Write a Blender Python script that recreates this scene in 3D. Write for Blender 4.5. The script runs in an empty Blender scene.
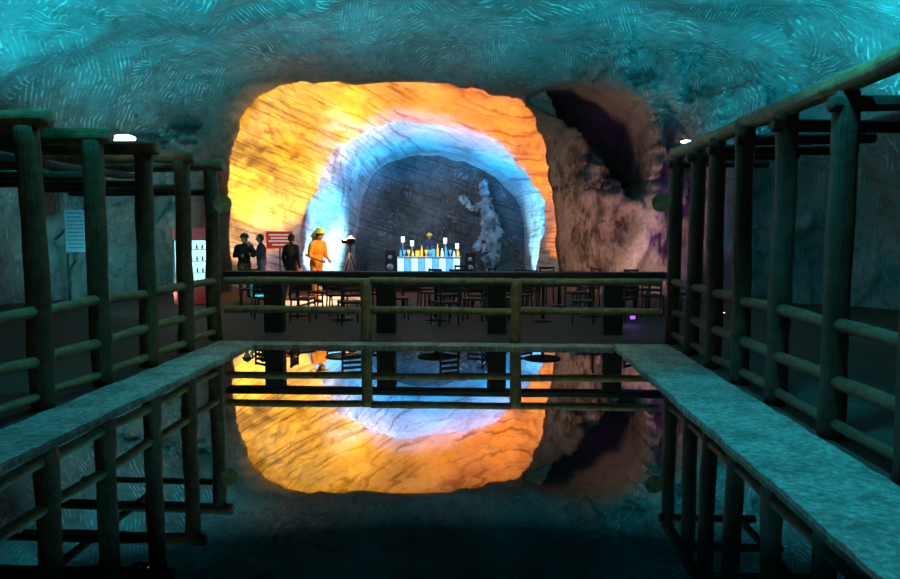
import bpy, bmesh, math, random
from mathutils import Vector, Matrix, noise
random.seed(4)
scene=bpy.context.scene
try:
    scene.view_settings.view_transform='Standard'
except Exception as e: print(e)
COL=scene.collection
CAMZ=1.6

# ---------------------------------------------------------------- helpers
def link(o): COL.objects.link(o); return o
def tag(o,label,cat,group=None):
    o["label"]=label; o["category"]=cat
    if group: o["group"]=group
    return o
def empty(name,loc,label,cat,group=None,rot=0,sc=1):
    o=bpy.data.objects.new(name,None); o.location=loc; o.rotation_euler=(0,0,rot); o.empty_display_size=.2; o.scale=(sc,sc,sc)
    link(o); return tag(o,label,cat,group)
def meshobj(name,bm,mat,parent=None,loc=(0,0,0),smooth=True,rot=(0,0,0)):
    me=bpy.data.meshes.new(name); bm.to_mesh(me); bm.free()
    if smooth:
        for p in me.polygons: p.use_smooth=True
    for m in (mat if isinstance(mat,list) else [mat]): me.materials.append(m)
    o=bpy.data.objects.new(name,me); o.location=loc; o.rotation_euler=rot
    if parent: o.parent=parent
    return link(o)
def nodes(name):
    m=bpy.data.materials.new(name); m.use_nodes=True
    nt=m.node_tree; b=nt.nodes['Principled BSDF']; return m,nt,b
def N(nt,t,**k):
    n=nt.nodes.new(t)
    for a,v in k.items():
        if a.startswith('i_'): n.inputs[a[2:].replace('_',' ')].default_value=v
        else: setattr(n,a,v)
    return n
def ramp(nt,fac,stops):
    r=nt.nodes.new('ShaderNodeValToRGB'); e=r.color_ramp.elements
    e[0].position,e[0].color=stops[0][0],(*stops[0][1],1)
    e[1].position,e[1].color=stops[-1][0],(*stops[-1][1],1)
    for p,c in stops[1:-1]:
        q=e.new(p); q.color=(*c,1)
    nt.links.new(fac,r.inputs[0]); return r.outputs[0]
def simple(name,col,rough=.6,metal=0,emit=None,es=0,var=.15,scale=12):
    m,nt,b=nodes(name)
    tc=N(nt,'ShaderNodeTexCoord'); n=N(nt,'ShaderNodeTexNoise',i_Scale=scale,i_Detail=4.)
    nt.links.new(tc.outputs['Object'],n.inputs['Vector'])
    c=ramp(nt,n.outputs['Fac'],[(.3,tuple(x*(1-var) for x in col)),(.7,tuple(min(1,x*(1+var)) for x in col))])
    nt.links.new(c,b.inputs['Base Color']); b.inputs['Roughness'].default_value=rough; b.inputs['Metallic'].default_value=metal
    if emit: b.inputs['Emission Color'].default_value=(*emit,1); b.inputs['Emission Strength'].default_value=es
    return m
def box(bm,c,s,bev=0):
    r=bmesh.ops.create_cube(bm,size=1,matrix=Matrix.Translation(c)@Matrix.Diagonal((*s,1)))
    if bev:
        es=set(e for v in r['verts'] for e in v.link_edges)
        bmesh.ops.bevel(bm,geom=list(es),offset=bev,segments=2,affect='EDGES',profile=.5)
def cyl(bm,p0,p1,r0,r1=None,seg=14):
    p0=Vector(p0);p1=Vector(p1); r1=r0 if r1 is None else r1
    d=p1-p0; q=d.to_track_quat('Z','Y').to_matrix().to_4x4()
    bmesh.ops.create_cone(bm,cap_ends=True,segments=seg,radius1=r0,radius2=r1,depth=d.length,matrix=Matrix.Translation((p0+p1)/2)@q)
def sph(bm,c,s,sub=2):
    s=(s,s,s) if not hasattr(s,'__len__') else s
    bmesh.ops.create_icosphere(bm,subdivisions=sub,radius=1,matrix=Matrix.Translation(c)@Matrix.Diagonal((*s,1)))
def sstep(a,b,x):
    t=max(0,min(1,(x-a)/(b-a))); return t*t*(3-2*t)

# ---------------------------------------------------------------- materials
def rock_mat(name,kind='carved'):
    m,nt,b=nodes(name); L=nt.links.new
    def math_(op,a,b_=None,c_=None,clamp=False):
        n=N(nt,'ShaderNodeMath',operation=op); n.use_clamp=clamp
        for i,x in enumerate((a,b_,c_)):
            if x is None: continue
            if isinstance(x,(int,float)): n.inputs[i].default_value=x
            else: L(x,n.inputs[i])
        return n.outputs[0]
    tc=N(nt,'ShaderNodeTexCoord')
    pre=N(nt,'ShaderNodeMapping'); pre.inputs['Scale'].default_value=(1,.5,1) if kind=='carved' else (1,1,1); L(tc.outputs['Object'],pre.inputs['Vector'])
    v=N(nt,'ShaderNodeTexVoronoi',i_Scale=.9)
    nd=N(nt,'ShaderNodeTexNoise',i_Scale=1.6,i_Detail=3.)
    L(pre.outputs[0],nd.inputs['Vector'])
    mx=N(nt,'ShaderNodeVectorMath',operation='MULTIPLY_ADD'); mx.inputs[1].default_value=(.8,.8,.8)
    L(nd.outputs['Color'],mx.inputs[0]); L(pre.outputs[0],mx.inputs[2]); L(mx.outputs[0],v.inputs['Vector'])
    sp=N(nt,'ShaderNodeSeparateColor'); L(v.outputs['Color'],sp.inputs[0])
    ang=math_('MULTIPLY_ADD',sp.outputs[0],3.0,.1)
    ro=N(nt,'ShaderNodeVectorRotate',rotation_type='Z_AXIS'); L(pre.outputs[0],ro.inputs['Vector']); L(ang,ro.inputs['Angle'])
    w=N(nt,'ShaderNodeTexWave',i_Scale=4.8,i_Distortion=1.8,i_Detail=2.0); w.inputs['Detail Scale'].default_value=1.2
    L(ro.outputs[0],w.inputs['Vector'])
    st=ramp(nt,w.outputs['Fac'],[(.6,(0,0,0)),(.95,(1,1,1))])
    mps=N(nt,'ShaderNodeMapping'); mps.inputs['Scale'].default_value=(9,3.6,5.5); L(ro.outputs[0],mps.inputs['Vector'])
    wb=N(nt,'ShaderNodeTexNoise',i_Scale=1.0,i_Detail=3.); L(mps.outputs[0],wb.inputs['Vector'])
    brk=ramp(nt,wb.outputs['Fac'],[(.45,(.02,.02,.02)),(.58,(1,1,1))])
    n2=N(nt,'ShaderNodeTexNoise',i_Scale=1.1,i_Detail=6.,i_Roughness=.7); L(tc.outputs['Object'],n2.inputs['Vector'])
    mk=ramp(nt,n2.outputs['Fac'],[(.42,(.06,.06,.06)),(.60,(1,1,1))])
    mul=math_('MULTIPLY',math_('MULTIPLY',st,brk),mk)
    n3=N(nt,'ShaderNodeTexNoise',i_Scale=.5,i_Detail=6.,i_Roughness=.55); L(tc.outputs['Object'],n3.inputs['Vector'])
    if kind=='strata': base=ramp(nt,n3.outputs['Fac'],[(.32,(.36,.29,.23)),(.45,(.50,.45,.40)),(.6,(.64,.61,.57))])
    elif kind=='end': base=ramp(nt,n3.outputs['Fac'],[(.3,(.04,.04,.04)),(.5,(.11,.11,.105)),(.7,(.22,.22,.22))])
    else: base=ramp(nt,n3.outputs['Fac'],[(.3,(.15,.15,.15)),(.5,(.24,.24,.24)),(.7,(.33,.33,.33))])
    mc=N(nt,'ShaderNodeMix',data_type='RGBA')
    f=math_('MULTIPLY',mul,{'strata':.04,'end':.25,'carved':.8}[kind])
    sx=N(nt,'ShaderNodeSeparateXYZ'); L(tc.outputs['Object'],sx.inputs[0])
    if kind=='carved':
        # brown rock towards the opening, colour darkened to stand for its unlit band; side walls low down are rough, hardly carved
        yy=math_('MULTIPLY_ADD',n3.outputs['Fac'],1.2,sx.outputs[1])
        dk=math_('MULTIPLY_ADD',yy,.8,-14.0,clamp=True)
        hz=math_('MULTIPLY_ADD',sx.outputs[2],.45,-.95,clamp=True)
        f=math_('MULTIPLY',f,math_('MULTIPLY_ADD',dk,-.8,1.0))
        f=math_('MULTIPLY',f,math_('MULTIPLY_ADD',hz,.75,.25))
    L(f,mc.inputs[0]); L(base,mc.inputs[6]); mc.inputs[7].default_value=(.98,.99,.99,1)
    out=mc.outputs[2]
    mp=N(nt,'ShaderNodeMapping'); mp.inputs['Rotation'].default_value=(.1,-.3,.2); L(tc.outputs['Object'],mp.inputs['Vector'])
    srcs=[]
    mpz=N(nt,'ShaderNodeMapping'); mpz.inputs['Scale'].default_value=(.35,.35,11.); L(mp.outputs[0],mpz.inputs['Vector'])
    w2=N(nt,'ShaderNodeTexNoise',i_Scale=1.,i_Detail=8.,i_Roughness=.62,i_Distortion=.0); L(mpz.outputs[0],w2.inputs['Vector'])
    if kind!='carved': srcs.append((ramp(nt,w2.outputs['Fac'],[(.38,(.34,.23,.15)),(.49,(1,1,1))]),.75))
    n4=N(nt,'ShaderNodeTexNoise',i_Scale=3.2 if kind=='carved' else 4.5,i_Detail=9.,i_Roughness=.75); L(mp.outputs[0],n4.inputs['Vector'])
    srcs.append((ramp(nt,n4.outputs['Fac'],[(.36,(.35,.28,.24)),(.5,(1,1,1))]),.35 if kind=='strata' else .6))
    hh=math_('MULTIPLY_ADD',mul,.03,n4.outputs['Fac'])
    if kind=='strata':   # faceted break-outs
        vf=N(nt,'ShaderNodeTexVoronoi',i_Scale=2.0,feature='F1',distance='MANHATTAN'); L(mp.outputs[0],vf.inputs['Vector'])
        hh=math_('MULTIPLY_ADD',vf.outputs['Distance'],.7,hh)
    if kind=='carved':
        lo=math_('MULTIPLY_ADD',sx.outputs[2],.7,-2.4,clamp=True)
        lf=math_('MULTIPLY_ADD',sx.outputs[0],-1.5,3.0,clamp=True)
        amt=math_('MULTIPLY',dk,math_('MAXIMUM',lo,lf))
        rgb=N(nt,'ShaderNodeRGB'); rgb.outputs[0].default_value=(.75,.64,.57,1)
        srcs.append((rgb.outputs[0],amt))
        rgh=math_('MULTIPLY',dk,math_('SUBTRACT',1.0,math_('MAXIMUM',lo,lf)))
        mpv=N(nt,'ShaderNodeMapping'); mpv.inputs['Scale'].default_value=(3.6,1.5,1.3); L(tc.outputs['Object'],mpv.inputs['Vector'])
        nv=N(nt,'ShaderNodeTexNoise',i_Scale=1.,i_Detail=9.,i_Roughness=.72); L(mpv.outputs[0],nv.inputs['Vector'])
        srcs.append((ramp(nt,nv.outputs['Fac'],[(.42,(.18,.12,.09)),(.54,(1.0,.84,.72))]),rgh))
        hh=math_('MULTIPLY_ADD',math_('MULTIPLY',nv.outputs['Fac'],rgh),2.4,hh)
    for src,fa in srcs:
        mm=N(nt,'ShaderNodeMix',data_type='RGBA',blend_type='MULTIPLY')
        if isinstance(fa,float): mm.inputs[0].default_value=fa
        else: L(fa,mm.inputs[0])
        L(out,mm.inputs[6]); L(src,mm.inputs[7]); out=mm.outputs[2]
    L(out,b.inputs['Base Color'])
    bp=N(nt,'ShaderNodeBump',i_Strength=.95,i_Distance=.18 if kind=='carved' else .14); L(hh,bp.inputs['Height']); L(bp.outputs[0],b.inputs['Normal'])
    b.inputs['Roughness'].default_value=.65
    return m
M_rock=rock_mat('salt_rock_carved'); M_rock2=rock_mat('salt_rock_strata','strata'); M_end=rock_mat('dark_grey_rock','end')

def curb_mat():
    m,nt,b=nodes('rough_salt_stone'); L=nt.links.new
    tc=N(nt,'ShaderNodeTexCoord'); n=N(nt,'ShaderNodeTexNoise',i_Scale=20.,i_Detail=9.,i_Roughness=.75); L(tc.outputs['Object'],n.inputs['Vector'])
    nl=N(nt,'ShaderNodeTexNoise',i_Scale=2.5,i_Detail=5.); L(tc.outputs['Object'],nl.inputs['Vector'])
    c=ramp(nt,n.outputs['Fac'],[(.36,(.17,.18,.17)),(.5,(.31,.33,.31)),(.64,(.55,.57,.55))])
    c2=ramp(nt,nl.outputs['Fac'],[(.35,(.55,.55,.53)),(.6,(1,1,1))])
    mm=N(nt,'ShaderNodeMix',data_type='RGBA',blend_type='MULTIPLY'); mm.inputs[0].default_value=.9; L(c,mm.inputs[6]); L(c2,mm.inputs[7]); L(mm.outputs[2],b.inputs['Base Color'])
    bp=N(nt,'ShaderNodeBump',i_Strength=.8,i_Distance=.025); L(n.outputs['Fac'],bp.inputs['Height']); L(bp.outputs[0],b.inputs['Normal'])
    b.inputs['Roughness'].default_value=.75; return m
M_curb=curb_mat()
def floor_mat():
    m,nt,b=nodes('packed_rock_floor'); L=nt.links.new
    tc=N(nt,'ShaderNodeTexCoord'); n=N(nt,'ShaderNodeTexNoise',i_Scale=3.,i_Detail=8.,i_Roughness=.7); L(tc.outputs['Object'],n.inputs['Vector'])
    c=ramp(nt,n.outputs['Fac'],[(.3,(.025,.012,.009)),(.7,(.085,.04,.03))]); L(c,b.inputs['Base Color'])
    bp=N(nt,'ShaderNodeBump',i_Strength=.5,i_Distance=.04); L(n.outputs['Fac'],bp.inputs['Height']); L(bp.outputs[0],b.inputs['Normal'])
    b.inputs['Roughness'].default_value=.8; return m
M_floor=floor_mat()
def wood_mat(name,c0,c1):
    m,nt,b=nodes(name); L=nt.links.new
    tc=N(nt,'ShaderNodeTexCoord'); mp=N(nt,'ShaderNodeMapping'); mp.inputs['Scale'].default_value=(14,14,1.6); L(tc.outputs['Generated'],mp.inputs['Vector'])
    n=N(nt,'ShaderNodeTexNoise',i_Scale=1.6,i_Detail=7.,i_Roughness=.65); L(mp.outputs[0],n.inputs['Vector'])
    n5=N(nt,'ShaderNodeTexNoise',i_Scale=9.,i_Detail=5.); L(tc.outputs['Object'],n5.inputs['Vector'])
    av=N(nt,'ShaderNodeMath',operation='MULTIPLY_ADD'); av.inputs[1].default_value=.5; L(n.outputs['Fac'],av.inputs[0])
    hf=N(nt,'ShaderNodeMath',operation='MULTIPLY'); hf.inputs[1].default_value=.5; L(n5.outputs['Fac'],hf.inputs[0]); L(hf.outputs[0],av.inputs[2])
    c=ramp(nt,av.outputs[0],[(.38,c0),(.62,c1)]); L(c,b.inputs['Base Color'])
    bp=N(nt,'ShaderNodeBump',i_Strength=.9,i_Distance=.035); L(av.outputs[0],bp.inputs['Height']); L(bp.outputs[0],b.inputs['Normal'])
    b.inputs['Roughness'].default_value=.5; return m
M_post=wood_mat('dark_log_wood',(.015,.009,.005),(.08,.045,.024))
M_postl=wood_mat('olive_log_wood',(.03,.02,.009),(.15,.105,.045))
M_rail=wood_mat('rail_log_wood',(.10,.065,.027),(.44,.32,.15))
M_railr=wood_mat('dark_rail_wood',(.035,.02,.01),(.18,.11,.06))
M_dark=wood_mat('black_stained_wood',(.005,.004,.004),(.018,.013,.011))
def water_mat():
    m=bpy.data.materials.new('still_brine_water'); m.use_nodes=True; nt=m.node_tree; nt.nodes.clear(); L=nt.links.new
    o=N(nt,'ShaderNodeOutputMaterial'); g=N(nt,'ShaderNodeBsdfGlossy',i_Roughness=.003); g.inputs[0].default_value=(.98,.98,.98,1)
    d=N(nt,'ShaderNodeBsdfDiffuse'); d.inputs[0].default_value=(.001,.0015,.0015,1)
    f=N(nt,'ShaderNodeFresnel',i_IOR=1.6)
    rf=ramp(nt,f.outputs[0],[(.11,(.01,)*3),(.148,(.035,)*3),(.172,(.40,)*3),(.25,(.74,)*3),(.6,(.9,)*3)])
    tc=N(nt,'ShaderNodeTexCoord'); n=N(nt,'ShaderNodeTexNoise',i_Scale=1.2,i_Detail=2.); L(tc.outputs['Object'],n.inputs['Vector'])
    bp=N(nt,'ShaderNodeBump',i_Strength=.015,i_Distance=.02); L(n.outputs['Fac'],bp.inputs['Height']); L(bp.outputs[0],g.inputs['Normal'])
    mx=N(nt,'ShaderNodeMixShader'); L(rf,mx.inputs[0]); L(d.outputs[0],mx.inputs[1]); L(g.outputs[0],mx.inputs[2]); L(mx.outputs[0],o.inputs[0]); return m
M_water=water_mat()
M_black=simple('black_metal',(.02,.02,.022),.4,.3)
M_steel=simple('steel',(.5,.5,.52),.3,.9)
M_red=simple('red_enamel',(.55,.03,.03),.4)
M_white=simple('white_panel',(.8,.8,.8),.5)

# ---------------------------------------------------------------- cave shell: big chamber, orange recess, blue tunnel
YM=18.4; YR=22.0; YE_=28.0
def mixr(a,b,t): return tuple(x*(1-t)+y*t for x,y in zip(a,b))
R_ch=(-1.0,9.6,6.05,2.7)      # centre x, half width, top z, roundness
R_A=(-2.53,4.40,5.66,5.6)
R_A2=(-2.45,4.9,6.08,5.6)
R_B=(-1.88,3.95,4.98,3.4)
R_B2=(-1.88,4.22,5.28,3.4)
R_C=(-1.90,3.42,4.60,3.2)
def section(Y):
    if Y<=YM:
        t=max(0,(Y-14.6)/(YM-14.6)); s=max(0,(Y-16.4)/(YM-16.4))**2.2
        a=mixr(R_ch,R_A,t**1.6); return a[0],a[1],R_ch[2]*(1-s)+R_A[2]*s,a[3]
    if Y<=YR:
        a=mixr(R_A,R_A2,sstep(YM,YM+.2,Y)); t=max(0,(Y-19.0)/(YR-19.0))**1.6
        return mixr(a,R_B,t)
    if Y<=YR+.35: return mixr(R_B,R_B2,sstep(YR,YR+.35,Y))
    return mixr(R_B2,R_C,(Y-YR-.35)/(YE_-YR-.35))
NU=240
def pt(u,Y):
    cx,hw,zt,n=section(Y); z0=-.6
    a=math.pi*(1-u); c,s=math.cos(a),math.sin(a)
    x=cx+hw*math.copysign(abs(c)**(2/n),c); z=z0+(zt-z0)*abs(s)**(2/n)
    if YM-1.5<Y<YR+.5:
        k=sstep(YM-1.5,YM,Y)*(1-sstep(YR-.8,YR+.3,Y)); z-=k*.07*max(0,x-cx)*(1 if z>3 else 0)
    if Y>YR-1.5: z-=.11*max(0,x-cx)*sstep(YR-1.5,YR,Y)*(1 if z>2.5 else 0)*sstep(2.5,4,z)
    amp=.5-.28*sstep(14,YM,Y) if Y<YM else .22+.36*sstep(YM,20,Y)*(1-sstep(24,27,Y))
    yy=Y*.3 if Y<YM else YM*.3+(Y-YM)*.2
    rim=sstep(YM-1,YM-.1,Y)*(1-sstep(YM+.3,YM+1,Y))
    d=noise.fractal(Vector((x*.3,yy,z*.3)),.9,2.1,5)*amp+noise.noise(Vector((x*1.7,Y*1.7,z*1.7)))*.06+rim*.09*noise.fractal(Vector((x*1.3,5,z*1.3)),.6,2.2,5)
    ox,oz=(x-cx)/hw,(z-1)/5
    l=math.hypot(ox,oz) or 1
    p=Vector((x+ox/l*d,Y,z+oz/l*d*(1 if z>0 else 0)))
    if 14.2<Y<YM-.02:
        w_=sstep(14.2,16.5,Y)*(1-sstep(YM-.5,YM,Y))
        if p.x>1.9: p.y+=w_*1.1*sstep(1.9,2.6,p.x)*noise.fractal(Vector((p.x*1.1,3,p.z*.6)),.7,2.1,7)
        if p.x<-7: p.y+=w_*.9*sstep(-7,-7.6,p.x)*noise.fractal(Vector((p.x*1.1,8,p.z*.8)),.7,2.1,7)
        dx,dz=p.x-2.95,p.z-4.25
        al=(dx-dz)*.7071; pe=(dx+dz)*.7071
        nn=.05*noise.fractal(Vector((p.x*.9,9,p.z*.9)),.9,2,4)
        e=math.sqrt((al/1.9)**2+((pe+.24*al*al-.28)/.66)**2)+nn
        if e<1.05: p.y+=4.5*(1-sstep(.78,1.05,e))
    elif YM<Y<YR:
        p.y+=.32*sstep(YM+.5,20,Y)*(1-sstep(YR-.5,YR,Y))*noise.fractal(Vector((p.x*.8,1,p.z*.8)),.9,2.1,5)
    return p
Ys=[]; y=-4
while y<YE_+.01:
    Ys.append(y)
    y+= .5 if y<11 else (.12 if y<14.6 else (.045 if y<22.6 else .2))
us=[i/NU for i in range(NU+1)]
def shell(name,i0,i1):
    bm=bmesh.new(); g=[]
    for Y in Ys: g.append([bm.verts.new(pt(us[i],Y)) for i in range(i0,i1+1)])
    for r in range(len(Ys)-1):
        for i in range(i1-i0):
            f=bm.faces.new((g[r][i],g[r+1][i],g[r+1][i+1],g[r][i+1]))
            f.material_index=1 if Ys[r]>=YM-.03 else 0
    o=meshobj(name,bm,[M_rock,M_rock2]); o["kind"]="structure"; return o
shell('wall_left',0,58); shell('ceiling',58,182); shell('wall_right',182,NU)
bm=bmesh.new(); rings=[]; K=26
for k in range(K+1):
    s=1-k/K; r=[]
    for u in us:
        p=pt(u,Ys[-1]); q=Vector((-1.9+(p.x+1.9)*s, Ys[-1], -.6+(p.z+.6)*s))
        if 0<k: q.y+=.4*(1-s)**.5+noise.fractal(q*.6,.9,2.1,4)*.3
        r.append(bm.verts.new(q))
    rings.append(r)
for k in range(K):
    for i in range(NU): bm.faces.new((rings[k][i],rings[k][i+1],rings[k+1][i+1],rings[k+1][i]))
bmesh.ops.remove_doubles(bm,verts=bm.verts,dist=.0005)
meshobj('wall_back',bm,M_end)["kind"]="structure"

# floor (with the pool cut out of it)
PX0,PX1,PY0,PY1=-3.28,1.81,-3.0,9.45
CWL,CWR,CWF=.58,.76,.32
bm=bmesh.new()
gx=[-12,-9,-6,PX0-.2,PX1+.2,5,8,10]; gy=[-4,0,4,PY1+.1]+[10+i*.5 for i in range(39)]
V={}
for i,x in enumerate(gx):
    for j,Y in enumerate(gy): V[i,j]=bm.verts.new((x,Y,0.01))
for i in range(len(gx)-1):
    for j in range(len(gy)-1):
        if i==3 and gy[j]<PY1: continue
        bm.faces.new((V[i,j],V[i+1,j],V[i+1,j+1],V[i,j+1]))
meshobj('floor',bm,M_floor)["kind"]="structure"
FL=.012
bm=bmesh.new(); 
vs=[bm.verts.new(p) for p in ((PX0-.05,PY0,0),(PX1+.05,PY0,0),(PX1+.05,PY1+.05,0),(PX0-.05,PY1+.05,0))]; bm.faces.new(vs)
tag(meshobj('pool_water',bm,M_water),'still black mirror-like water filling the long brine pool','water')
def curb(name,x0,x1,y0,y1,label):
    bm=bmesh.new(); nx=max(3,int((x1-x0)/.06)); ny=max(3,int((y1-y0)/.06))
    g={}
    for i in range(nx+1):
        for j in range(ny+1):
            x=x0+(x1-x0)*i/nx; Y=y0+(y1-y0)*j/ny
            g[i,j]=bm.verts.new((x+.02*noise.fractal(Vector((x*3,Y*3,1)),.8,2,4),Y+.008*noise.noise(Vector((x*3,Y*3,5))),.036+.007*noise.fractal(Vector((x*4,Y*4,0)),.7,2,5)))
    for i in range(nx):
        for j in range(ny): bm.faces.new((g[i,j],g[i+1,j],g[i+1,j+1],g[i,j+1]))
    ed=[e for e in bm.edges if e.is_boundary]
    r=bmesh.ops.extrude_edge_only(bm,edges=ed)
    for v in r['geom']:
        if isinstance(v,bmesh.types.BMVert): v.co.z=-.25
    bmesh.ops.recalc_face_normals(bm,faces=bm.faces)
    return tag(meshobj(name,bm,M_curb,smooth=False),label,'pool curb','stone curbs around the pool')
curb('pool_curb',PX0-CWL,PX0,PY0,PY1+CWF,'rough pale stone curb along the long pool edge below log posts')
curb('pool_curb',PX1,PX1+CWR,PY0,PY1+CWF,'broad rough stone curb lit turquoise beside the tall log posts')
curb('pool_curb',PX0+.03,PX1-.03,PY1,PY1+CWF,'rough stone curb across the end of the pool')

# ---------------------------------------------------------------- log railings
def log(name,p0,p1,r,mat,parent,taper=.92):
    p0=Vector(p0);p1=Vector(p1); d=p1-p0; Lh=d.length; q=d.to_track_quat('Z','Y')
    bm=bmesh.new(); nr=max(5,int(Lh/.12)); sg=16; sd=random.random()*50; rings=[]
    for k in range(nr+1):
        t=k/nr; rr=r*(1+(taper-1)*t)*(1+.12*noise.noise(Vector((sd,t*Lh*2.6,0))))
        off=Vector((noise.noise(Vector((sd,t*Lh*.8,3))),noise.noise(Vector((sd,t*Lh*.8,7))),0))*r*.28
        rings.append([bm.verts.new(off+Vector((math.cos(a)*rr*(1+.08*noise.noise(Vector((math.cos(a),math.sin(a),t*Lh*3+sd)))),math.sin(a)*rr,t*Lh))) for a in [2*math.pi*i/sg for i in range(sg)]])
    for k in range(nr):
        for i in range(sg): bm.faces.new((rings[k][i],rings[k][(i+1)%sg],rings[k+1][(i+1)%sg],rings[k+1][i]))
    for rg,s,z in ((rings[0],-1,-.012),(rings[-1],1,Lh+.012)):
        ins=[bm.verts.new(Vector((v.co.x*.8,v.co.y*.8,z))) for v in rg]
        for i in range(sg):
            a=(rg[i],rg[(i+1)%sg],ins[(i+1)%sg],ins[i]); bm.faces.new(a if s>0 else a[::-1])
        bm.faces.new(ins if s>0 else ins[::-1])
    o=meshobj(name,bm,mat,parent,loc=p0-parent.location); o.rotation_mode='QUATERNION'; o.rotation_quaternion=q
    return o
LX,RX,FY=-4.0,2.70,10.0
PYL=[10.0,8.98,7.97,6.94,5.96,4.95,3.95,2.95,1.95,.95,-.05,-1.05]
PYR=[10.0,9.08,8.23,7.36,6.46,5.42,4.42,3.42,2.42,1.42,.42,-.58]
def side_fence(X,out,label):
    root=empty('log_railing',(X,FY,.01),label,'railing','log railings around the pool')
    left=out<0; ys=PYL if left else PYR
    ztop=2.50 if left else 2.66
    pr=.106 if left else .098
    mr=M_rail if left else M_railr; mp_=M_postl if left else M_post
    for i,Y in enumerate(ys):
        j=random.uniform(-.03,.03)
        log('post',(X,Y,.02),(X+random.uniform(-.02,.02),Y,ztop+j+.02),pr,mp_,root,.95)
        if left:
            log('cross_beam',(X-out*.18,Y,ztop+.09),(X+out*2.4,Y+.03,ztop+.09+random.uniform(-.02,.02)),.085,M_rail,root)
            log('lower_cross_beam',(X,Y+.1,ztop-.30),(X+out*2.2,Y+.1,ztop-.30+random.uniform(-.03,.03)),.05,mp_,root)
        else:
            log('cross_beam',(X-out*.12,Y-.02,ztop-.10),(X+out*1.25,Y-.02,ztop-.10+random.uniform(-.02,.02)),.06,M_post,root)
    for i in range(len(ys)-1):
        a,b=ys[i],ys[i+1]; e=.05
        for nm,z,r in (('middle_rail',.90,.055),('lower_rail',.47,.055),('bottom_rail',.14,.046)):
            j=random.uniform(-.02,.02)
            log(nm,(X,a+e,z+j),(X,b-e,z-j),r,mr,root)
    n_=len(ys)-1
    for k in range(0,n_,3):
        a,b=ys[k],ys[min(n_,k+3)]
        if not left:
            log('top_rail',(X,a+.14,ztop+.07),(X,b+.1,ztop+.07),.085,M_rail,root,.97)
        log('outer_top_rail',(X+out*1.15,a+.14,ztop+.03-(.12 if left else 0)),(X+out*1.15,b+.1,ztop+.03-(.12 if left else 0)),.055,M_post,root,.97)
    return root
side_fence(LX,-1,'tall log post railing with stepped cross beams beside the pool')
side_fence(RX,1,'tall dark log post railing rising above the bright curb')
FR=9.89
root=empty('log_railing',((LX+RX)/2,FR,.01),'low log railing with two rails crossing the end of the pool','railing','log railings around the pool')
fx=[LX,-1.72,.45,RX]
for x in fx[1:3]: log('post',(x,FR,.02),(x,FR,.93),.085,M_rail,root)
for i in range(3):
    a=fx[i]+(.2 if i==0 else .06); b=fx[i+1]-(.2 if i==2 else .06)
    log('top_rail',(a,FR,.91),(b,FR,.90),.055,M_rail,root); log('lower_rail',(a,FR,.49),(b,FR,.48),.055,M_rail,root)

# ---------------------------------------------------------------- long dark counter behind the railing
root=empty('long_counter',(-.68,10.9,FL),'long black wooden counter on four thick square pillars','counter')
bm=bmesh.new(); box(bm,(0,0,.93),(7.0,.22,.10),.015); meshobj('countertop',bm,M_dark,root,smooth=False)
for x in (-3.38,-1.57,.19,2.0):
    bm=bmesh.new(); box(bm,(0,0,.44),(.3,.2,.88),.01); meshobj('leg',bm,M_dark,root,loc=(x+.68,0,0),smooth=False)

# ---------------------------------------------------------------- furniture
def copy_tree(root,loc,rot,label=None):
    n=root.copy(); n.location=loc; n.rotation_euler=(0,0,rot); COL.objects.link(n)
    if label: n["label"]=label
    for c in root.children:
        d=c.copy(); d.parent=n; COL.objects.link(d)
    return n
M_chair=simple('dark_cane',(.012,.007,.006),.6); M_tabletop=simple('dark_tabletop',(.07,.075,.09),.35)
tabs=[(-1.7,14.2),(.2,13.9),(2.0,13.2),(-3.6,13.1),(3.3,14.0),(-.9,12.55),(1.05,12.45),(-2.6,12.5),(-.7,15.6),(1.6,15.0)]
ch=empty('cafe_chair',(-5.0,14.4,FL),'dark brown wooden cafe chair with slatted back','chair','cafe chairs around the tables',rot=.4,sc=.9)
bm=bmesh.new(); box(bm,(0,0,.44),(.42,.42,.045),.015); meshobj('seat',bm,M_chair,ch,smooth=False)
bm=bmesh.new()
for z in (.58,.68,.78,.88): box(bm,(0,.2+.02*(z-.5),z),(.38,.022,.055),.006)
for x in (-.19,.19): box(bm,(x,.2,.68),(.035,.035,.48),.006)
meshobj('backrest',bm,M_chair,ch,smooth=False)
for x in (-.18,.18):
    for y in (-.18,.18):
        bm=bmesh.new(); cyl(bm,(x,y,.43),(x*1.12,y*1.12,0),.02,.015); meshobj('leg',bm,M_chair,ch)
placed=[]
for (tx,ty) in tabs:
    for a in (0.5,2.2,3.9,5.4):
        a+=tx*.7+random.uniform(-.3,.3); x=tx+math.cos(a)*.72; y=ty+math.sin(a)*.72
        if y<11.75 or any(math.hypot(x-p,y-q)<.55 for p,q in placed) or any(math.hypot(x-p,y-q)<.68 for p,q in tabs): continue
        if math.hypot(x+3.85,y-15.8)<.7: continue
        placed.append((x,y)); copy_tree(ch,(x,y,FL),a-math.pi/2+random.uniform(-.4,.4))
tb=empty('cafe_table',(tabs[0][0],tabs[0][1],FL),'round cafe table on a single dark pedestal','table','round cafe tables',sc=.9)
bm=bmesh.new(); bmesh.ops.create_cone(bm,cap_ends=True,segments=40,radius1=.36,radius2=.38,depth=.035,matrix=Matrix.Translation((0,0,.73))); meshobj('tabletop',bm,M_tabletop,tb,smooth=False)
bm=bmesh.new(); cyl(bm,(0,0,.02),(0,0,.72),.035,.03); bmesh.ops.create_cone(bm,cap_ends=True,segments=30,radius1=.25,radius2=.06,depth=.05,matrix=Matrix.Translation((0,0,.025))); meshobj('pedestal',bm,M_black,tb)
for (x,y) in tabs[1:]: copy_tree(tb,(x,y,FL),0)

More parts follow.
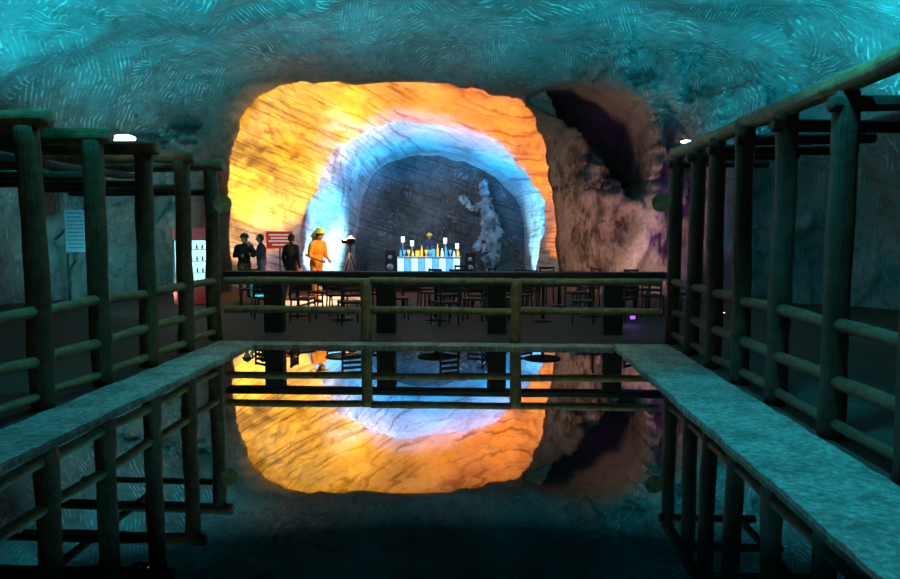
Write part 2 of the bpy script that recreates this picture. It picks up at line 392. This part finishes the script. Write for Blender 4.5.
# drinks fridge
M_glow=simple('lit_fridge_interior',(.3,.6,.65),.4,emit=(.5,.92,1),es=1.2,var=.3,scale=3)
fr=empty('drinks_fridge',(-6.5,15.0,FL),'red-sided upright drinks fridge with a lit glass door','fridge',rot=.4); fr.scale=(.92,.8,.74)
M_redg=simple('lit_red_panel',(.35,.02,.02),.4,emit=(.8,.05,.03),es=.08)
bm=bmesh.new(); box(bm,(0,.3,1.15),(.84,.6,2.3),.02); box(bm,(0,-.03,.27),(.84,.06,.5),.01); meshobj('body',bm,M_redg,fr,smooth=False)
bm=bmesh.new(); box(bm,(0,-.03,2.12),(.84,.06,.34),.01); meshobj('header_panel',bm,M_redg,fr,smooth=False)
bm=bmesh.new(); box(bm,(0,-.02,1.24),(.74,.03,1.36)); meshobj('glass_door',bm,M_glow,fr,smooth=False)
bm=bmesh.new(); box(bm,(-.395,-.04,1.22),(.05,.05,1.46),.01); box(bm,(.395,-.04,1.22),(.05,.05,1.46),.01)
for z in (.95,1.3,1.65): box(bm,(0,-.045,z),(.72,.02,.02))
meshobj('door_frame',bm,M_black,fr,smooth=False)
bm=bmesh.new()
random.seed(2)
for z in (.62,.97,1.32,1.67):
    for i in range(5): 
        x=-.25+i*.125; cyl(bm,(x,-.06,z),(x,-.06,z+.09),.022,.022,10); cyl(bm,(x,-.06,z+.09),(x,-.06,z+.14),.02,.01,10)
o=meshobj('bottle_row',bm,simple('dark_drinks',(.3,.03,.05),.3),fr); o["kind"]="stuff"

# red and white sign on stand
sg=empty('sign_stand',(-5.3,17.6,FL),'red and white printed sign board on a thin metal stand','sign',sc=.88)
bm=bmesh.new(); cyl(bm,(0,.03,0),(0,.03,1.75),.018); bmesh.ops.create_cone(bm,cap_ends=True,segments=24,radius1=.2,radius2=.18,depth=.03,matrix=Matrix.Translation((0,.03,.015))); meshobj('pole',bm,M_black,sg)
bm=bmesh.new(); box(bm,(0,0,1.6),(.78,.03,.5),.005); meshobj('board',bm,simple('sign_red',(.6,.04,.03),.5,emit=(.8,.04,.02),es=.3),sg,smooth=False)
bm=bmesh.new()
for k,(w,z) in enumerate(((.6,1.75),(.5,1.66),(.62,1.57),(.4,1.46))): box(bm,(0,-.02,z),(w,.008,.045))
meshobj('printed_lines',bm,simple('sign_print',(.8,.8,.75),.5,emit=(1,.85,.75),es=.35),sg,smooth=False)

# information board by the wall
ib=empty('information_board',(-8.5,14.0,FL),'pale blue information panel on two thin legs','sign',rot=.5,sc=.88)
bm=bmesh.new()
for x in (-.2,.2): cyl(bm,(x,.03,0),(x,.03,1.3),.02)
meshobj('legs',bm,M_black,ib)
bm=bmesh.new(); box(bm,(0,0,1.85),(.46,.03,1.0),.005); meshobj('panel',bm,simple('panel_blue',(.07,.11,.15),.5),ib,smooth=False)
bm=bmesh.new()
for k in range(10): box(bm,(random.uniform(-.03,.0),-.02,2.27-k*.09),(random.uniform(.3,.38),.006,.03))
meshobj('printed_lines',bm,simple('panel_print',(.02,.04,.06),.5),ib,smooth=False)

# round olive markers beside the corner posts
M_olive=simple('olive_green_paint',(.42,.40,.20),.6,var=.5,scale=9)
for X in (LX+.22,RX-.25):
    r=empty('round_marker',(X,FY-.16,2.02),'olive green round marker plate fixed to a corner post','marker','round markers on the corner posts')
    bm=bmesh.new(); bmesh.ops.create_cone(bm,cap_ends=True,segments=36,radius1=.13,radius2=.13,depth=.03,matrix=Matrix.Rotation(math.pi/2,4,'X')); meshobj('plate',bm,M_olive,r,smooth=False)

# ---------------------------------------------------------------- lamps
M_lens=simple('lamp_lens',(.8,1,1),.3,emit=(.6,1,1),es=14,var=0)
M_lensw=simple('warm_lens',(1,.8,.5),.3,emit=(1,.6,.15),es=6,var=0)
M_lensb=simple('blue_lens',(.6,.8,1),.3,emit=(.4,.75,1),es=6,var=0)
M_lensp=simple('purple_lens',(.6,.2,1),.3,emit=(.35,.08,1),es=1.5,var=0)
def flood(loc,aim,lens,label,s=1.0):
    e=empty('floodlight',loc,label,'lamp','floodlights')
    d=(Vector(aim)-Vector(loc)).normalized(); q=d.to_track_quat('Z','Y')
    def add(nm,bm,m):
        o=meshobj(nm,bm,m,e,smooth=False); o.rotation_mode='QUATERNION'; o.rotation_quaternion=q
    bm=bmesh.new(); box(bm,(0,0,-.05*s),(.26*s,.18*s,.09*s),.01)
    for i in range(5): box(bm,((-.1+.05*i)*s,0,-.11*s),(.012*s,.15*s,.04*s))
    add('housing',bm,M_black)
    bm=bmesh.new(); box(bm,(0,0,-.001),(.22*s,.14*s,.01)); add('lens',bm,lens)
    bm=bmesh.new(); cyl(bm,(0,0,-.2*s),(0,0,-.1*s),.015*s); add('bracket',bm,M_black)
def oval_lamp(loc,s,label):
    e=empty('beam_lamp',loc,label,'lamp','lamps on the railing beams')
    bm=bmesh.new(); sph(bm,(0,0,.0),(.15*s,.10*s,.045*s),3); meshobj('lens',bm,M_lens,e)
    bm=bmesh.new(); box(bm,(0,.03,-.055*s),(.2*s,.12*s,.03*s),.005); cyl(bm,(0,.03,-.11*s),(0,.03,-.05*s),.02*s); meshobj('base',bm,M_black,e,smooth=False)
def light(kind,loc,power,col,aim=None,size=.15,angle=120,blend=.6):
    l=bpy.data.lights.new('light',kind); l.energy=power; l.color=col
    l.shadow_soft_size=size
    if kind=='SPOT': l.spot_size=math.radians(angle); l.spot_blend=blend
    o=bpy.data.objects.new('light',l); o.location=loc
    if aim: o.rotation_euler=(Vector(aim)-Vector(loc)).to_track_quat('-Z','Y').to_euler()
    return link(o)
TEAL=(.01,.76,.98); OR=(1,.26,.008); YE=(1,.46,.002); BL=(.0,.36,1); CW_=(.3,.78,1)
oval_lamp((-4.45,8.4,2.76),1.0,'white-glowing oval lamp on the top beam of the log railing')
oval_lamp((2.82,10.0,2.88),.5,'small bright oval lamp above the corner post')
# turquoise ceiling uplights (kept off the orange opening by their cones)
light('SPOT',(-4.8,8.5,2.95),1800,TEAL,(-5.6,10.8,6),angle=98,blend=.5)
light('SPOT',(3.6,8.5,3.0),2050,TEAL,(4.8,10.8,6),angle=98,blend=.5)
light('SPOT',(-.8,8.4,3.0),1900,TEAL,(-.8,11.2,6),angle=80,blend=.5)
light('SPOT',(-6.8,10.5,2.6),350,TEAL,(-8.0,11.8,6),angle=90,blend=1)
light('SPOT',(6.2,10.5,2.6),350,TEAL,(7.3,11.8,6),angle=90,blend=1)
# teal floor uplights added beyond the counter to carry teal further over the vault
for x,p,ax in ((-6.6,620,-7.4),(-4.3,620,-4.8),(-1.4,620,-1.2),(1.4,650,1.9),(4.4,650,5.2)):
    light('SPOT',(x,12.9,.22),p,TEAL,(ax,15.9,6),angle=44,blend=.5)
    flood((x,12.95,.12),(ax,15.9,6),M_lens,'small added turquoise floor floodlight aimed up at the vault',.35)
# soft teal fill on the side walls and high under the vault
light('POINT',(-1.0,9.0,5.2),110,(.2,.75,.8),size=.4)
light('SPOT',(-6.4,12.0,.3),850,(.12,.7,.74),(-8.6,16.0,2.6),angle=90,blend=1)
light('SPOT',(5.2,9.5,.3),200,(.06,.7,.8),(8.2,14.0,2.6),angle=90,blend=1)
light('SPOT',(-6.9,14.6,.2),90,(1,.7,.5),(-7.2,17.5,2.6),angle=90,blend=1)
# turquoise downlights over the pool and walkways
light('SPOT',(-3.4,5.5,5.3),330,TEAL,(-3.5,6,0),angle=62)
light('SPOT',(1.6,4.5,5.3),800,TEAL,(2.1,5.0,0),angle=64)
light('SPOT',(.4,7.5,5.2),170,(.7,.9,.45),(-.7,9.5,.5),angle=80)
light('POINT',(-.6,-1.5,3.0),42,(1,.95,.55))  # added warm fill from behind the camera, for the posts and rails
# low black panels added to block back-spill from the floor floodlights
def barrier(x0,x1,Y,h,label):
    r=empty('added_light_barrier',((x0+x1)/2,Y,FL),label,'barrier','added barriers blocking floor light spill')
    w_=x1-x0
    bm=bmesh.new(); box(bm,(0,0,h/2),(w_,.04,h),.005); meshobj('panel',bm,M_black,r,smooth=False)
    n_=int(w_/1.5)
    for i in range(n_+1):
        bm=bmesh.new(); box(bm,(-w_/2+.1+(w_-.2)*i/n_,-.1,.02),(.05,.24,.04)); meshobj('foot',bm,M_black,r,smooth=False)
barrier(-6.4,1.5,18.75,.5,'added low black panel blocking light spill at the rocky opening')
barrier(-5.3,1.6,22.55,.34,'added low black panel blocking spill from the blue floor lights')
for x,c,p,ax,ay,az,an in ((-5.9,(1,.52,.16),520,-6.9,20.4,2.8,86),(-5.5,(.7,.6,.95),200,-6.2,21.2,1.4,64),(-5.2,YE,3000,-6.2,21.1,4.8,72),(-3.4,YE,1800,-3.8,21.4,5.4,66),(-1.9,OR,1900,-1.7,21.4,5.4,66),(0.0,OR,1900,.8,21.3,5.0,68),(.6,OR,1100,1.9,20.4,2.6,72)):
    light('SPOT',(x,18.86,.16),p,c,(ax,ay,az),size=.03,angle=an,blend=.5)
    flood((x,18.97,.12),(ax,20.4,3),M_lensw,'amber floor floodlight aimed up the rock',.45)
for x,c,p,ax,ay,az in ((-4.7,(.25,.5,1),1100,-6.0,24.4,1.8),(-4.3,BL,2700,-4.8,24.6,4.8),(-1.9,BL,2400,-1.9,24.6,4.9),(.5,BL,1500,1.2,24.6,4.6),(.9,BL,700,2.0,24.4,1.8)):
    light('SPOT',(x,22.70,.16),p,c,(ax,ay,az),size=.03,angle=80,blend=.4)
    flood((x,22.81,.12),(ax,24.3,3),M_lensb,'blue floor floodlight in the tunnel',.45)
light('SPOT',(-4.1,25.0,.3),1000,CW_,(-5.9,25.4,1.0),angle=84)
light('SPOT',(.4,25.0,.3),650,CW_,(2.2,25.6,1.4),angle=84)
light('SPOT',(-2.0,24.0,4.0),180,(.8,.9,.95),(-1.6,28,2.5),angle=90,blend=1)
light('SPOT',(-3.5,17.9,2.2),8000,(1,.55,.3),(-3.9,16.3,0),angle=44,blend=.6)
# warm light grazing the craggy rock beside the opening, from fixtures on the floor at its foot
light('SPOT',(2.7,15.2,.2),820,(1,.55,.35),(3.3,17.7,1.6),angle=88,blend=.8,size=.3)
flood((2.7,15.2,.12),(3.2,17.7,2.4),M_lensw,'amber floor floodlight at the foot of the craggy rock',.35)
light('POINT',(2.5,12.0,.2),2,(.35,.1,1))
flood((2.6,12.2,.12),(2.6,11.6,.3),M_lensp,'small purple floor floodlight near the cafe tables',.4)
light('SPOT',(3.7,13.6,.5),650,(.62,.1,.8),(4.1,17.0,1.5),angle=56,blend=1,size=.9)

# ---------------------------------------------------------------- people
M_skin=simple('skin',(.5,.3,.2),.5,var=.05); M_hair=simple('black_hair',(.02,.015,.012),.5)
M_eye=simple('eye',(.03,.02,.02),.2); M_lip=simple('lips',(.4,.15,.12),.5)
cloth={k:simple('cloth_'+k,c,.85) for k,c in dict(black=(.015,.015,.02),navy=(.03,.04,.08),orange=(1.0,.30,.02),jean=(.06,.09,.16),brown=(.12,.07,.05),grey=(.2,.2,.22),boot=(.015,.012,.01)).items()}
M_helm=simple('yellow_helmet',(1.0,.72,.02),.35); M_helmd=simple('dark_cap',(.05,.03,.03),.6)
def person(loc,rot,label,top,leg,elbows,wrists,stride=.0,bend=0.,hat=None,voxel=.012,sc=.93):
    root=empty('person',loc,label,'person',rot=rot,sc=sc)
    segs=[]; bm=bmesh.new()
    def cap(p0,p1,r0,r1,m):
        p0=Vector(p0);p1=Vector(p1); cyl(bm,p0,p1,r0,r1,16); sph(bm,p0,r0); sph(bm,p1,r1); segs.append((p0,p1,max(r0,r1),m))
    def ell(c,s,m): sph(bm,c,s,3); segs.append((Vector(c)-Vector((0,0,s[2]*.5)),Vector(c)+Vector((0,0,s[2]*.5)),(s[0]+s[1])/2,m))
    T,Lg,S,B=0,1,2,3
    def bd(p):
        p=Vector(p); q=p-Vector((0,0,.9)); return Matrix.Rotation(bend,3,'X')@q+Vector((0,0,.9)) if p.z>.9 else p
    for s,ph in ((-1,1),(1,-1)):
        hx=.09*s; f=stride*ph
        hip=(hx,0,.88); knee=(hx*1.05,-f*.5-.02,.48); ank=(hx*1.1,-f+.03,.09)
        cap(hip,knee,.095,.07,Lg); cap(knee,ank,.067,.05,Lg)
        cap((ank[0],ank[1]+.02,.05),(ank[0]*1.1,ank[1]-.16,.035),.048,.036,B)
    ell((0,0,.92),(.175,.13,.13),Lg); ell(bd((0,0,1.04)),(.165,.13,.18),T); ell(bd((0,0,1.24)),(.19,.135,.2),T)
    cap(bd((-.14,0,1.36)),bd((.14,0,1.36)),.066,.066,T)
    cap(bd((0,.0,1.38)),bd((0,-.02,1.47)),.052,.05,S)
    hc=bd((0,-.03,1.56))
    ell(hc,(.075,.092,.112),S); ell(hc+Vector((0,-.03,-.05)),(.055,.055,.055),S)
    cap(hc+Vector((0,-.088,.01)),hc+Vector((0,-.106,-.022)),.010,.014,S)
    for s in (-1,1): ell(hc+Vector((.077*s,.005,-.005)),(.012,.02,.03),S)
    for s,e,w in ((-1,elbows[0],wrists[0]),(1,elbows[1],wrists[1])):
        sh=bd((.185*s,0,1.35)); e=Vector(e); w=Vector(w)
        cap(sh,e,.06,.05,T); cap(e,w,.05,.036,T)
        d=(w-e).normalized(); side=d.cross(Vector((1,0,0))); side=side.normalized() if side.length>.1 else Vector((0,1,0))
        pc=w+d*.045; cap(w,pc,.026,.03,S)
        k=w+d*.085; nrm=d.cross(side).normalized()
        for i,(o_,ln) in enumerate(((-.03,.065),(-.01,.078),(.01,.072),(.03,.055))):
            a=k+side*o_; b_=a+d*ln*.55+nrm*(-s*.006); c_=b_+d*ln*.4+nrm*(s*-.02)
            cap(pc+side*o_*.7,a,.011,.0105,S); cap(a,b_,.0105,.0095,S); cap(b_,c_,.0095,.008,S)
        th=w+d*.02-side*.028; cap(th,th+d*.035-side*.025,.012,.011,S); cap(th+d*.035-side*.025,th+d*.065-side*.03,.011,.009,S)
    me=bpy.data.meshes.new('t'); bm.to_mesh(me); bm.free(); t=bpy.data.objects.new('t',me); link(t)
    r=t.modifiers.new('r','REMESH'); r.mode='VOXEL'; r.voxel_size=voxel
    sm=t.modifiers.new('s','SMOOTH'); sm.factor=.5; sm.iterations=2
    bpy.context.view_layer.update(); dg=bpy.context.evaluated_depsgraph_get()
    m2=bpy.data.meshes.new_from_object(t.evaluated_get(dg)); m2.materials.clear()
    for m in (top,leg,M_skin,cloth['boot']): m2.materials.append(m)
    for p in m2.polygons:
        c=p.center; best=1e9
        for a,b_,rr,m in segs:
            ab=b_-a; tt=max(0,min(1,(c-a).dot(ab)/max(ab.length_squared,1e-9))); dd=(c-(a+ab*tt)).length-rr
            if dd<best: best=dd; p.material_index=m
        p.use_smooth=True
    bpy.data.objects.remove(t)
    body=bpy.data.objects.new('body',m2); body.parent=root; link(body)
    bm=bmesh.new()
    for s in (-1,1): sph(bm,hc+Vector((.03*s,-.083,.012)),(.011,.008,.007))
    meshobj('eyes',bm,M_eye,root)
    bm=bmesh.new(); sph(bm,hc+Vector((0,-.086,-.055)),(.024,.008,.006)); meshobj('mouth',bm,M_lip,root)
    bm=bmesh.new(); sph(bm,hc+Vector((0,.012,.02)),(.088,.098,.112),3)
    bmesh.ops.delete(bm,geom=[v for v in bm.verts if v.co.y<hc.y-.045 and v.co.z<hc.z+.06 or v.co.z<hc.z-.07],context='VERTS')
    meshobj('hair',bm,M_hair,root)
    if hat:
        bm=bmesh.new(); sph(bm,hc+Vector((0,0,.045)),(.118,.138,.115),3)
        bmesh.ops.delete(bm,geom=[v for v in bm.verts if v.co.z<hc.z+.035],context='VERTS')
        bmesh.ops.create_cone(bm,cap_ends=True,segments=28,radius1=.15,radius2=.12,depth=.015,matrix=Matrix.Translation(hc+Vector((0,-.015,.042)))@Matrix.Diagonal((1,1.12,1,1)))
        box(bm,hc+Vector((0,.01,.155)),(.03,.19,.02),.006)
        meshobj('helmet',bm,hat,root)
    return root
hang=([(-.24,.03,1.08),(.24,.03,1.08)],[(-.24,-.04,.84),(.24,-.04,.84)])
hold=([(-.25,.02,1.1),(.25,.02,1.1)],[(-.12,-.24,1.12),(.12,-.24,1.15)])
phone=([(-.24,.03,1.08),(.26,-.12,1.14)],[(-.24,-.04,.84),(.12,-.26,1.36)])
person((-5.95,16.8,FL),.5,'person in dark jacket with a dark cap, standing with hands together',cloth['black'],cloth['brown'],*hold,hat=M_helmd,bend=.12)
person((-5.45,16.6,FL),-1.2,'person in black top and jeans facing a companion',cloth['navy'],cloth['jean'],*phone,stride=.1)
person((-4.60,16.2,FL),2.7,'person in black coat and trousers seen from behind',cloth['black'],cloth['black'],*hang,stride=.12)
person((-3.90,15.8,FL),1.0,'person in orange overalls and yellow helmet leaning forward',cloth['orange'],cloth['orange'],((-.25,-.06,1.06),(.25,-.06,1.06)),((-.14,-.26,.98),(.14,-.26,.98)),stride=.12,bend=.16,hat=M_helm,sc=1.0)
person((-4.25,17.2,FL),-.4,'person in orange jacket and yellow helmet standing behind a colleague',cloth['orange'],cloth['grey'],*hold,hat=M_helm)
person((-2.1,26.1,FL),.1,'person in blue shirt and yellow helmet behind the lit stage table',cloth['jean'],cloth['grey'],*hold,hat=M_helm,voxel=.014)
light('SPOT',(-1.8,14.2,2.6),480,(1,.75,.4),(-3.95,16.0,.8),angle=34)
# tripod camera
tp=empty('camera_tripod',(-3.42,17.4,FL),'black video camera mounted on a tall tripod','tripod',rot=.7,sc=.88)
bm=bmesh.new()
for a in (0,2.1,4.2): cyl(bm,(0,0,1.25),(math.cos(a)*.4,math.sin(a)*.4,0),.028,.02)
meshobj('legs',bm,M_black,tp)
bm=bmesh.new(); cyl(bm,(0,0,1.2),(0,0,1.45),.03); box(bm,(0,0,1.46),(.12,.12,.04),.01); meshobj('head',bm,M_black,tp,smooth=False)
bm=bmesh.new(); box(bm,(0,0,1.57),(.24,.15,.17),.02); box(bm,(.02,0,1.69),(.17,.04,.04),.01); cyl(bm,(-.12,0,1.57),(-.24,0,1.57),.06,.07); meshobj('camera',bm,M_black,tp,smooth=False)

# ---------------------------------------------------------------- pale relief standing before the tunnel's end wall
bm=bmesh.new()
def rc(p,q,a,b): cyl(bm,p,q,a,b,14); sph(bm,p,a); sph(bm,q,b)
rc((0,0,3.3),(.1,0,2.2),.22,.3); rc((.1,0,2.2),(.25,0,1.0),.3,.38); rc((.25,0,1.0),(.2,0,.25),.38,.28); rc((-.05,0,2.0),(-.4,0,1.1),.18,.14)
rc((0,0,3.4),(-.1,0,4.1),.13,.17); rc((.0,0,3.3),(-.7,0,3.0),.13,.11); rc((-.7,0,3.0),(-1.2,0,3.5),.11,.09); rc((.1,0,3.2),(.5,0,2.5),.12,.09); rc((.5,0,2.5),(.55,0,1.6),.09,.12)
me=bpy.data.meshes.new('t'); bm.to_mesh(me); bm.free(); t=bpy.data.objects.new('t',me); link(t)
r=t.modifiers.new('r','REMESH'); r.mode='VOXEL'; r.voxel_size=.045
s_=t.modifiers.new('s','SMOOTH'); s_.factor=.5; s_.iterations=4
bpy.context.view_layer.update(); m2=bpy.data.meshes.new_from_object(t.evaluated_get(bpy.context.evaluated_depsgraph_get())); bpy.data.objects.remove(t)
m2.materials.clear(); m2.materials.append(simple('pale_salt_relief',(.20,.25,.28),.7,var=.75,scale=3))
for v in m2.vertices:
    v.co+=v.normal*.32*noise.fractal(v.co*2.2,.8,2.1,5); v.co.y*=.3
zm=min(v.co.z for v in m2.vertices)
for v in m2.vertices: v.co.z-=zm
for p in m2.polygons: p.use_smooth=True
ro=bpy.data.objects.new('rock_relief',m2); ro.location=(.05,27.3,FL); ro.scale=(.8,.8,.8); link(ro); tag(ro,'tall pale weathered salt carving standing before the tunnel end wall','rock carving')

# ---------------------------------------------------------------- lit stage table in the tunnel
M_ice=simple('ice_white_panel',(.5,.75,.9),.3,emit=(.4,.8,1),es=1.6,var=.6,scale=4)
M_ice2=simple('blue_panel',(.2,.4,.6),.3,emit=(.1,.5,.95),es=1.1,var=.6,scale=4)
st=empty('stage_table',(-2.05,25.4,FL),'white draped table with glowing ice-blue front panels','table')
bm=bmesh.new(); box(bm,(0,0,.70),(2.3,.7,.05),.01); meshobj('tabletop',bm,M_white,st,smooth=False)
for k,m_ in ((0,M_ice),(1,M_ice2)):
    bm=bmesh.new()
    for i in range(k,9,2): box(bm,(-1.02+i*.255,-.32,.33),(.235,.04,.66),.01)
    meshobj('front_panel',bm,m_,st,smooth=False)
for x in (-1.05,1.05):
    for y in (-.25,.25):
        bm=bmesh.new(); cyl(bm,(x,y,0),(x,y,.68),.03); meshobj('leg',bm,M_steel,st)
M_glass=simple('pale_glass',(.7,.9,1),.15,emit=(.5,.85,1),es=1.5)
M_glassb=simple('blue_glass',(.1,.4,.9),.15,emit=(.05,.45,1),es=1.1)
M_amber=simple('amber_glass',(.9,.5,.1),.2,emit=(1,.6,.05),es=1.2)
random.seed(8)
kinds=[('pale',M_glass),('blue',M_glassb),('pale',M_glass),('amber',M_amber),('blue',M_glassb)]
x=-3.1
for i in range(15):
    kn,mt=kinds[random.randrange(5)]; y=25.35+random.uniform(-.15,.2); t_=random.random(); bm=bmesh.new()
    if t_<.4:
        r=empty('bottle',(x,y,FL+.725),kn+' glass bottle standing on the lit table','bottle','bottles on the lit table')
        h=random.uniform(.2,.5); wd=random.uniform(.035,.055); cyl(bm,(0,0,0),(0,0,h*.6),wd,wd); cyl(bm,(0,0,h*.6),(0,0,h*.75),wd,.018); cyl(bm,(0,0,h*.75),(0,0,h),.018,.018); nm='glass'
    elif t_<.65:
        r=empty('drinking_glass',(x,y,FL+.725),kn+' stemmed glass standing on the lit table','glass','glasses on the lit table')
        cyl(bm,(0,0,0),(0,0,.015),.045,.045); cyl(bm,(0,0,.01),(0,0,.1),.012,.012); cyl(bm,(0,0,.1),(0,0,.24),.03,.065); nm='bowl'
    else:
        r=empty('equipment_box',(x,y,FL+.725),kn+' lit equipment box standing on the table','box','boxes on the lit table')
        hb=random.uniform(.2,.38); box(bm,(0,0,hb/2),(.13,.14,hb),.01); box(bm,(0,-.075,hb*.6),(.08,.01,hb*.4)); nm='case'
    meshobj(nm,bm,mt,r,smooth=(t_<.65)); x+=random.uniform(.14,.165)
# speakers
for i,(x,y,w_,h) in enumerate(((-3.55,25.9,.4,.95),(-.55,25.9,.4,.85))):
    r=empty('loudspeaker',(x,y,FL),'dark upright loudspeaker beside the lit table','loudspeaker','loudspeakers')
    bm=bmesh.new(); box(bm,(0,0,h/2),(w_,.35,h),.02); meshobj('cabinet',bm,M_black,r,smooth=False)
    bm=bmesh.new()
    for z,rr in ((h*.33,.13),(h*.72,.08)): cyl(bm,(0,-.175,z),(0,-.20,z),rr,rr*.8,20)
    meshobj('driver',bm,M_steel,r)
M_hot=simple('hot_lamp',(1,1,1),.3,emit=(.7,.9,1),es=2.2,var=0)
for x,h in ((-3.1,1.35),(-2.75,1.2),(-1.05,1.1),(-1.5,1.3)):
    r=empty('stage_lamp',(x,26.0,FL),'small white lamp on a thin pole behind the lit table','lamp','stage lamps')
    bm=bmesh.new(); cyl(bm,(0,0,0),(0,0,h),.02); bmesh.ops.create_cone(bm,cap_ends=True,segments=24,radius1=.13,radius2=.05,depth=.05,matrix=Matrix.Translation((0,0,.025))); meshobj('pole',bm,M_steel,r)
    bm=bmesh.new(); bmesh.ops.create_cone(bm,cap_ends=True,segments=24,radius1=.06,radius2=.07,depth=.2,matrix=Matrix.Translation((0,0,h))); meshobj('lamp_shade',bm,M_hot,r)

# ---------------------------------------------------------------- world & camera
w=bpy.data.worlds.new('world'); scene.world=w; w.use_nodes=True
w.node_tree.nodes['Background'].inputs[0].default_value=(.02,.09,.11,1); w.node_tree.nodes['Background'].inputs[1].default_value=.08
cam=bpy.data.cameras.new('camera'); cam.sensor_width=36; cam.lens=27.6; cam.clip_end=200
co=bpy.data.objects.new('camera',cam); co.location=(0,0,CAMZ); co.rotation_euler=(math.radians(90-4.68),0,math.radians(2.9)); link(co)
scene.camera=co
